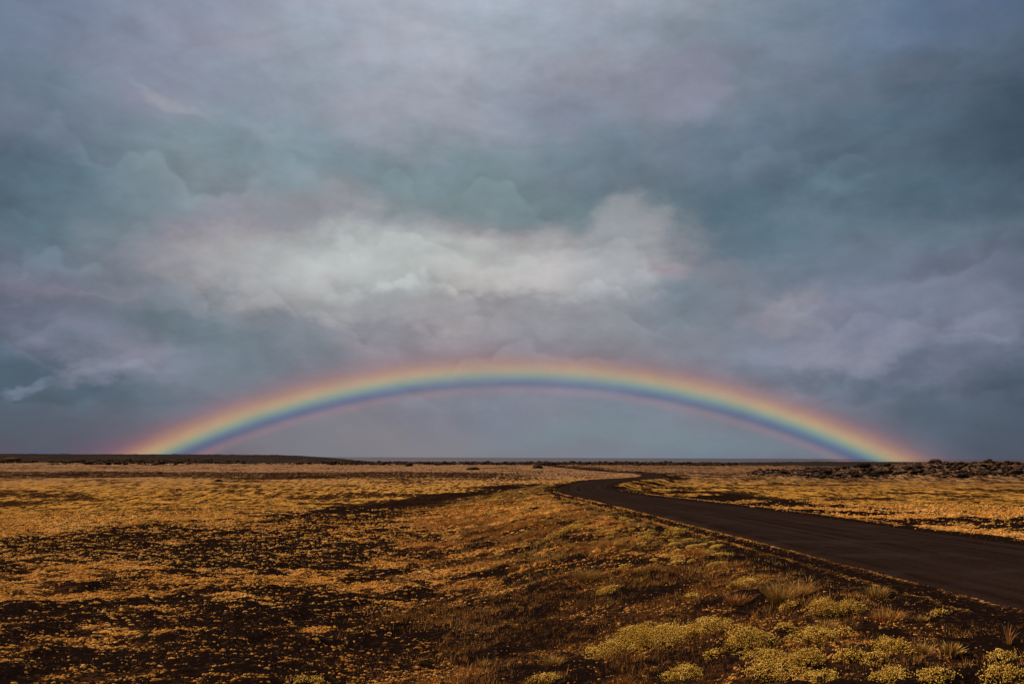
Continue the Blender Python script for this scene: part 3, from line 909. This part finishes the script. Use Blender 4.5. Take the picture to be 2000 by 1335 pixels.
# px, py = foot of the mound in the photograph; w, h = its width and height there; label
SHRUBS = [
    (1262, 1278, 250, 50, 9, 'longest yellow-green cushion shrub, a low bank stretched along the foot of the slope'),
    (1392, 1240, 90, 30, 0, 'small bushy shrub touching the right end of the longest cushion'),
    (1240, 1240, 90, 20, 8, 'thin dull cushion lying just above the longest yellow-green bank'),
    (1462, 1272, 104, 42, 0, 'broad domed yellow-green cushion right of the longest bank'),
    (1340, 1252, 60, 26, 5, 'tufted cushion between the longest bank and the domed cushion'),
    (1590, 1258, 100, 34, -6, 'wide cushion sloping down to its right below the olive grass tuft'),
    (1650, 1245, 40, 22, 0, 'little pale cushion at the right end of a wide sloping one'),
    (1610, 1208, 68, 38, 14, 'yellow shrub leaning on dark grass, left of the round one near the shoulder'),
    (1662, 1206, 60, 38, 0, 'round yellow shrub with dark gaps, midway between grass tufts and road shoulder'),
    (1838, 1212, 40, 22, 6, 'lone small cushion out on the black gravel near the road shoulder'),
    (1532, 1236, 40, 18, 0, 'pale flowering cushion under the tall grass tuft'),
    (1740, 1286, 92, 40, 4, 'biggest domed cushion of the lower right, its leaves widely spaced'),
    (1580, 1302, 76, 32, 0, 'domed cushion left of the small one in the bottom row but one'),
    (1662, 1290, 62, 24, 0, 'small oval cushion left of the biggest domed one'),
    (1712, 1302, 70, 26, 10, 'cushion spilling out in front of the biggest domed one'),
    (1486, 1296, 96, 28, 4, 'loose spreading cushion in front of the broad dome'),
    (1395, 1290, 46, 24, 12, 'small ragged cushion below the left side of the broad dome'),
    (1520, 1330, 140, 42, 0, 'wide cushion cut by the bottom edge under the broad dome'),
    (1335, 1328, 90, 26, 4, 'pale low cushion at the bottom edge left of the wide one'),
    (1600, 1338, 90, 26, 0, 'cushion at the bottom edge right of the wide one'),
    (1745, 1334, 84, 32, 0, 'round cushion at the bottom edge below the biggest domed one'),
    (1830, 1336, 80, 26, 0, 'shallow cushion at the bottom edge between the round one and the orange shrub'),
    (1960, 1300, 64, 34, 0, 'upper of two deep yellow shrubs in the bottom right corner'),
    (1965, 1345, 96, 46, 0, 'lower of two deep yellow shrubs in the bottom right corner'),
    (1065, 1338, 74, 24, 8, 'yellow cushion alone at the bottom edge in the middle of the frame'),
    (1375, 1216, 36, 14, 4, 'flat light cushion on dark soil above the domed cushions'),
    (1455, 1148, 64, 20, 4, 'pale cushion beside dark grass on the bare upper slope'),
    (1352, 1170, 34, 14, 12, 'small cushion below and left of the pale one on the upper slope'),
    (1222, 1114, 34, 14, 12, 'light cushion alone in rusty grass halfway up the slope'),
    (1112, 1040, 62, 14, 10, 'bright long cushion high on the slope towards the road bend'),
    (1080, 1052, 28, 12, 0, 'small round cushion at the left tip of the bright long one'),
    (1260, 1062, 40, 16, 8, 'soft cushion close under the road edge on the upper slope'),
    (1320, 1048, 54, 18, 0, 'dull yellow mound nearest the road edge beyond the pale cushion'),
    (1190, 1158, 56, 12, 8, 'light ridge of low cushion plants below the middle of the slope'),
    (1155, 1276, 40, 12, 0, 'faint cushion left of the longest yellow-green bank'),
    (1540, 1195, 40, 20, 0, 'yellow cushion against the right side of the tall grass tuft'),
    (600, 1332, 80, 10, 0, 'tan moss cushion at the bottom edge of the left plain'),
]
for i, (px, py, w, h, tilt, lab) in enumerate(SHRUBS):
    x, y, z = hit(px, py - h * 0.35)
    D = y
    lx = w / F * D * 0.46
    lz = h / F * D * 0.60
    ly = max(lx * 0.45, min(lx, h / F * D * 1.6)) if w < 200 else 0.55
    area = lx * ly
    leaf = 0.015 if D < 22 else 0.02 if D < 35 else 0.028
    nl_ = int(min(8000, max(260, 3.0 * lx * (ly + lz) / leaf ** 2 * 0.62)))
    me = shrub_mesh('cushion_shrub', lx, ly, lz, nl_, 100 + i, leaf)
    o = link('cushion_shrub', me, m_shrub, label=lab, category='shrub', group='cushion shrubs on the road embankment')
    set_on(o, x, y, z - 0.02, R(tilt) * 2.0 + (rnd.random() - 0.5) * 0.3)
    TAKEN.append((x, y, max(lx, ly)))

# smaller cushions further up the slope: many alike, copies of six meshes
protos = [shrub_mesh('small_cushion', 0.26 * (0.8 + 0.2 * k), 0.2, 0.10 + 0.012 * k, 420, 300 + k, 0.022, False) for k in range(4)]
protos += [shrub_mesh('small_cushion', 0.42, 0.24, 0.12, 520, 310 + k, 0.026, False) for k in range(3)]
for p in protos:
    p.materials.append(m_shrub)
cnt = 0
tries = 0
FARL = 'small yellow-green cushion on the upper embankment running up to the road bend'
while cnt < 110 and tries < 6000:
    tries += 1
    px = rnd.uniform(960, 1420); py = rnd.uniform(962, 1115)
    # the band of cushions follows the road edge
    edge = np.interp(px, [1000, 1082, 1200, 1300, 1370, 1475], [965, 966, 1000, 1030, 1045, 1075])
    if py < edge + 6 or py > edge + 75 + (px - 1000) * 0.05:
        continue
    if rnd.random() > math.exp(-((py - edge - 22) / 34) ** 2):
        continue
    x, y, z = hit(px, py)
    if any((x - a) ** 2 + (y - b) ** 2 < (c + 0.25) ** 2 for a, b, c in TAKEN):
        continue
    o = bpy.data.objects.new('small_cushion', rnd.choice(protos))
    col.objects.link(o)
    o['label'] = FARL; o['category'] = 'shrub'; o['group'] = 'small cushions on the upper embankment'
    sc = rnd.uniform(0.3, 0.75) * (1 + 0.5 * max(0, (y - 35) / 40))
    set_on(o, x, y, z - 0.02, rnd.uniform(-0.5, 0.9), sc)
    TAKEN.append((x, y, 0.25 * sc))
    cnt += 1
print('small cushions', cnt)


# ------------------------------------------------------------------ single grass tufts
def tuft_mesh(name, rad, h, n, seed, wid=0.007, lean=0.5):
    g = np.random.default_rng(seed)
    a = g.random(n) * 6.283
    q = np.sqrt(g.random(n)) * rad
    bx, by = np.cos(a) * q, np.sin(a) * q
    hh = h * (0.5 + 0.6 * g.random(n))
    ln = lean * (q / rad) * (0.6 + 0.9 * g.random(n)) + 0.28 * np.abs(g.normal(0, 1, n))
    dx, dy = np.cos(a) * ln + 0.12, np.sin(a) * ln
    fa = g.random(n) * 3.14
    wx, wy = np.cos(fa) * wid * 0.5, np.sin(fa) * wid * 0.5
    pts = []
    for t, k in ((0, 1), (0.35, 1.1), (0.7, 0.8), (1, 0)):
        for sgn in ((-1, 1) if k else (0,)):
            pts.append(np.stack([bx + dx * hh * t ** 1.7 + wx * k * sgn, by + dy * hh * t ** 1.7 + wy * k * sgn, -0.02 + hh * (t - 0.25 * ln * t * t)], -1))
    V = np.stack(pts, 1).reshape(-1, 3)
    f = np.array([(0, 1, 3), (0, 3, 2), (2, 3, 5), (2, 5, 4), (4, 5, 6)])
    Fc = (np.arange(n)[:, None, None] * 7 + f[None]).reshape(-1, 3)
    me = mesh_np(name, V, Fc, 3)
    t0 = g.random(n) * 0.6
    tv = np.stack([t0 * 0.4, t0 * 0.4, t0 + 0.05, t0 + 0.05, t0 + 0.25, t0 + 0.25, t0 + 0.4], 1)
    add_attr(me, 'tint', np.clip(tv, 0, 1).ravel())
    return me


TUFTS = [   # foot px, py, width, height, blades, material, lean, label
    (1525, 1180, 60, 44, 190, m_green, 0.45, 'tallest olive grass tuft with long blades bent to the right'),
    (1560, 1165, 44, 40, 90, m_rust, 0.6, 'rusty wisps of grass rising behind the tallest olive tuft'),
    (1712, 1168, 44, 30, 110, m_green, 0.4, 'dark thin-bladed grass tuft close to the road shoulder'),
    (1440, 1150, 30, 20, 80, m_green, 0.4, 'dark grass beside the pale cushion on the upper slope'),
    (1800, 1214, 26, 16, 60, m_green, 0.5, 'small spiky tuft just left of the lone cushion on gravel'),
    (1857, 1280, 30, 30, 50, m_green, 0.35, 'bright broad-bladed grass tuft in the lower right gravel'),
    (1806, 1274, 30, 26, 60, m_green, 0.4, 'dark grass tuft left of the bright broad-bladed one'),
    (1616, 1228, 42, 22, 90, m_green, 0.5, 'dark grass standing behind the wide sloping cushion'),
    (1146, 1132, 64, 26, 150, m_green, 0.5, 'wide olive grass patch halfway down the slope'),
    (1245, 1140, 22, 14, 50, m_green, 0.5, 'thin olive tuft right of the wide grass patch'),
    (1080, 1298, 44, 22, 90, m_green, 0.5, 'olive grass tuft left of the longest cushion shrub'),
    (946, 1302, 24, 16, 50, m_green, 0.5, 'small olive tuft low on the slope, left of all others'),
    (1730, 1212, 70, 26, 90, m_rust, 0.4, 'tall rusty grass patch right of the round yellow shrub'),
    (1440, 1180, 60, 22, 130, m_rust, 0.5, 'orange grass patch left of the tallest olive tuft'),
    (1360, 1085, 50, 20, 100, m_rust, 0.5, 'orange grass below the road edge on the upper slope'),
    (1970, 1260, 12, 46, 10, m_rust, 0.25, 'lone long dry stalks by the road at the right edge'),
    (1540, 1290, 40, 18, 70, m_green, 0.5, 'short dark grass between two cushions of the lower row'),
    (1888, 1160, 14, 9, 24, m_green, 0.4, 'tiny green tuft growing on the edge of the road'),
]
for i, (px, py, w, h, n, mt, lean, lab) in enumerate(TUFTS):
    x, y, z = hit(px, py)
    rad = w / F * y * 0.36
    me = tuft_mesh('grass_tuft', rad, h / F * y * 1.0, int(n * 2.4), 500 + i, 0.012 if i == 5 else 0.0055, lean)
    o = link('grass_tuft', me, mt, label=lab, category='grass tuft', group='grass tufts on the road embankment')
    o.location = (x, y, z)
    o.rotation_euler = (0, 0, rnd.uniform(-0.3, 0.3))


# ------------------------------------------------------------------ lava rocks
km, T, P, out = material('lava_rock')
tc = T.new('ShaderNodeTexCoord')
geo = T.new('ShaderNodeNewGeometry')
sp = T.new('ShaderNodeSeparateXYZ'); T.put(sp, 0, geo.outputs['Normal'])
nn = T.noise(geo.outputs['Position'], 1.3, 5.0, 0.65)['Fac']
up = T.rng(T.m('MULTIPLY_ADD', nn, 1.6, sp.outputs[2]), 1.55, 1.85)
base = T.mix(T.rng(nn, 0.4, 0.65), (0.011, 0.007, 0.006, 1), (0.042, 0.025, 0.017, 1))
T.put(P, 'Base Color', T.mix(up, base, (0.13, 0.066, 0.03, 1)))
bp = T.new('ShaderNodeBump'); bp.inputs['Strength'].default_value = 0.9; bp.inputs['Distance'].default_value = 0.15
T.put(bp, 'Height', T.noise(geo.outputs['Position'], 3.0, 5.0, 0.7)['Fac'])
T.put(P, 'Normal', bp.outputs[0])

import bmesh


def rock_geo(seed, sub=2):
    bm = bmesh.new()
    bmesh.ops.create_icosphere(bm, subdivisions=sub, radius=1.0)
    V = np.array([v.co[:] for v in bm.verts])
    Fc = np.array([[v.index for v in f.verts] for f in bm.faces])
    bm.free()
    n = fbm(V[:, 0] + V[:, 2] * 0.7 + seed, V[:, 1] - V[:, 2] * 0.6, 1.3, 3, seed)
    n2 = fbm(V[:, 1] + seed, V[:, 2] + V[:, 0], 3.0, 2, seed + 9)
    V = V * (0.45 + 0.95 * n + 0.3 * (n2 - 0.5))[:, None]
    # angular: flatten against a few planes
    g = np.random.default_rng(seed)
    for _ in range(5):
        d = g.normal(0, 1, 3); d /= np.linalg.norm(d)
        pr = V @ d
        lim = 0.62
        V = V - np.outer(np.clip(pr - lim, 0, 9) * 0.85, d)
    V[:, 2] *= 0.75
    return V, Fc


RG = [rock_geo(700 + k, 2) for k in range(6)]
RG1 = [rock_geo(720 + k, 1) for k in range(6)]


def rocks_mesh(name, x, y, s, geos):
    z = height(x, y)
    VV, FF, o_ = [], [], 0
    for i in range(len(x)):
        V, Fc = geos[i % len(geos)]
        a = rng.random() * 6.28
        c_, s_ = math.cos(a), math.sin(a)
        v = V * s[i] * np.array([1 + 0.4 * rng.random(), 1, 0.7 + 0.5 * rng.random()])
        v = np.stack([v[:, 0] * c_ - v[:, 1] * s_ + x[i], v[:, 0] * s_ + v[:, 1] * c_ + y[i], v[:, 2] + z[i] + 0.1 * s[i]], 1)
        VV.append(v); FF.append(Fc + o_); o_ += len(v)
    return mesh_np(name, np.concatenate(VV), np.concatenate(FF), 3, smooth=False)


# broken lava blocks: the ridge on the right, the low coastal rim, the far left rim
def polar(n, a0, a1, r0, r1):
    a = np.radians(a0 + (a1 - a0) * rng.random(n)); r = r0 + (r1 - r0) * rng.random(n)
    return r * np.sin(a), r * np.cos(a)


x1, y1 = polar(5200, 18.0, 33, 160, 300)
k = fbm(x1, y1, 0.09, 3, 131) > 0.45
x1, y1 = x1[k], y1[k]
s1 = 0.12 + 0.7 * rng.random(len(x1)) ** 4
x2, y2 = polar(300, 14.6, 20, 186, 225)
s2 = 0.15 + 0.55 * rng.random(len(x2)) ** 3
x3, y3 = polar(5200, -9, 14, 400, 640)
k = fbm(x3, y3, 0.03, 3, 132) > 0.47
x3, y3 = x3[k], y3[k]
s3 = 0.35 + 1.1 * rng.random(len(x3)) ** 2.5
x4, y4 = polar(2600, -33, -8, 400, 640)
k = fbm(x4, y4, 0.02, 3, 133) > 0.45
x4, y4 = x4[k], y4[k]
s4 = 0.4 + 1.2 * rng.random(len(x4)) ** 2.2
xa, ya, sa = np.concatenate([x1, x2, x3, x4]), np.concatenate([y1, y2, y3, y4]), np.concatenate([s1, s2, s3, s4])
inside = np.hypot(xa, ya) < coast(xa, ya)
xa, ya, sa = xa[inside], ya[inside], sa[inside]
me = rocks_mesh('lava_rubble', xa, ya, sa, RG1)
link('lava_rubble', me, km, kind='stuff', label='dark broken lava rubble on the ridge and along the shore', category='lava rocks')

ROCKS = [   # foot px, py, width, height, label
    (427, 940, 16, 6, 'dark rock alone on the golden plain at the left'),
    (350, 957, 14, 4, 'low dark rock nearest the viewer on the golden left plain'),
    (312, 925, 8, 4, 'small dark rock on the pale strip far left'),
    (22, 900, 34, 8, 'pale topped rock heap on the skyline at the left edge'),
    (800, 910, 14, 6, 'small dark rock on the pale strip near the shore'),
    (925, 917, 26, 8, 'broad low lava block on the pale flat near the shore'),
    (1050, 914, 20, 9, 'dark lava block left of the far road, near the shore'),
    (1530, 924, 30, 10, 'first lava block left of the ridge'),
    (1612, 926, 34, 14, 'pointed lava block at the left foot of the ridge'),
    (1690, 910, 30, 12, 'square lava block on the left shoulder of the ridge'),
    (1830, 905, 34, 12, 'flat topped lava block on the ridge crest'),
    (1930, 903, 22, 10, 'round lava block on the ridge crest near the right edge'),
    (1760, 925, 30, 12, 'big lava block halfway up the ridge face'),
    (1880, 932, 34, 12, 'wide lava block low on the ridge face'),
    (1985, 925, 30, 14, 'lava block at the right edge of the frame'),
]
for i, (px, py, w, h, lab) in enumerate(ROCKS):
    x, y, z = hit(px, py)
    V, Fc = RG[i % 6]
    q_ = 0.78 if px > 1500 else 1.0
    sx = w / F * y * 0.5 * q_
    sz = h / F * y * q_
    V = V * np.array([sx * 1.25, sx * 1.0, sz * 1.1])
    o = link('lava_rock', mesh_np('lava_rock', V, Fc, 3, smooth=False), km, label=lab, category='rock', group='lava rocks')
    o.location = (x, y, z + 0.12 * sz)

# ------------------------------------------------------------------ rainbow
# light sent back by the rain at about 42 degrees round the point opposite the sun: a ring of drops 3 km off
bmr, T, P, out = material('rainbow_light')
T.n.remove(P)
tc = T.new('ShaderNodeTexCoord')
sp = T.new('ShaderNodeSeparateXYZ'); T.put(sp, 0, tc.outputs['Object'])
rad = T.vm('LENGTH', T.xyz(sp.outputs[0], sp.outputs[1], 0.0))
DB = 3000.0
deg = T.m('MULTIPLY', T.m('ARCTANGENT', T.m('DIVIDE', rad, DB)), 180 / math.pi)
A0, A1 = 40.05, 44.9
f = T.rng(deg, A0, A1, 0, 1, smooth=False)


def sr(c, a):
    l = lin(c)
    return (l[0], l[1], l[2], a)


stops = [(0.00, sr((150, 120, 130), 0.0)), (0.10, sr((160, 126, 134), 0.08)), (0.19, sr((172, 124, 134), 0.26)), (0.245, sr((136, 106, 136), 0.32)),
         (0.295, sr((88, 98, 136), 0.52)), (0.35, sr((92, 116, 148), 0.54)), (0.40, sr((122, 150, 150), 0.60)), (0.45, sr((160, 170, 140), 0.64)),
         (0.52, sr((200, 170, 126), 0.66)), (0.60, sr((198, 146, 114), 0.56)), (0.69, sr((176, 120, 114), 0.34)), (0.78, sr((156, 106, 120), 0.16)),
         (0.90, sr((140, 104, 130), 0.04)), (1.0, sr((130, 100, 130), 0.0))]
cc, aa = T.ramp(f, stops, 'CARDINAL')
ang = T.m('MULTIPLY', T.m('ARCTAN2', sp.outputs[0], sp.outputs[1]), 180 / math.pi)   # 0 at the top of the bow
side = T.rng(T.m('ABSOLUTE', ang), 2.0, 26.0, 0.76, 0.98)
nz = T.noise(tc.outputs['Object'], 0.004, 4.0, 0.6)['Fac']
aa = T.m('MULTIPLY', aa, T.m('MULTIPLY', side, T.rng(nz, 0.3, 0.7, 0.85, 1.1)))
geo = T.new('ShaderNodeNewGeometry')
aa = T.m('MULTIPLY', aa, T.m('SUBTRACT', 1.0, geo.outputs['Backfacing']), clamp=True)
em_ = T.new('ShaderNodeEmission'); T.put(em_, 0, cc)
tr = T.new('ShaderNodeBsdfTransparent')
ms = T.new('ShaderNodeMixShader'); T.put(ms, 0, aa)
T.l.new(tr.outputs[0], ms.inputs[1]); T.l.new(em_.outputs[0], ms.inputs[2]); T.l.new(ms.outputs[0], out.inputs[0])
NSEG, NRAD = 160, 12
V, Fc = [], []
for lay, dz in ((0, 0.0), (1, 1.0)):
    for i in range(NSEG + 1):
        t = R(-48 + 96 * i / NSEG)
        for j in range(NRAD + 1):
            q = DB * math.tan(R(A0 + (A1 - A0) * j / NRAD))
            th_ = 60.0 * math.sin(math.pi * j / NRAD) + 2.0
            V.append((q * math.sin(t), q * math.cos(t), -th_ * dz))
n1v = (NSEG + 1) * (NRAD + 1)
def vi(l, i, j): return l * n1v + i * (NRAD + 1) + j
for i in range(NSEG):
    for j in range(NRAD):
        Fc.append((vi(0, i, j), vi(0, i + 1, j), vi(0, i + 1, j + 1), vi(0, i, j + 1))[::-1])
        Fc.append((vi(1, i, j), vi(1, i, j + 1), vi(1, i + 1, j + 1), vi(1, i + 1, j))[::-1])
    for j in (0, NRAD):
        q = (vi(0, i, j), vi(1, i, j), vi(1, i + 1, j), vi(0, i + 1, j))
        Fc.append(q if j else q[::-1])
for i in (0, NSEG):
    for j in range(NRAD):
        q = (vi(0, i, j), vi(0, i, j + 1), vi(1, i, j + 1), vi(1, i, j))
        Fc.append(q if i else q[::-1])
me = mesh_np('rainbow', np.array(V), np.array(Fc))
bow = link('rainbow', me, bmr, label='wide low rainbow arching over the plain from left horizon to right', category='rainbow')
# local +Z looks back at the viewer along the axis, local +Y is the top of the bow
zax = -ANTI
xax = Vector((0, 0, 1)).cross(zax).normalized()
yax = zax.cross(xax)
mw = Matrix((xax, yax, zax)).transposed().to_4x4()
mw.translation = Vector((0, 0, CAM_Z)) + ANTI * DB
bow.matrix_world = mw
bow.visible_shadow = True
print('objects', len(scn.objects))
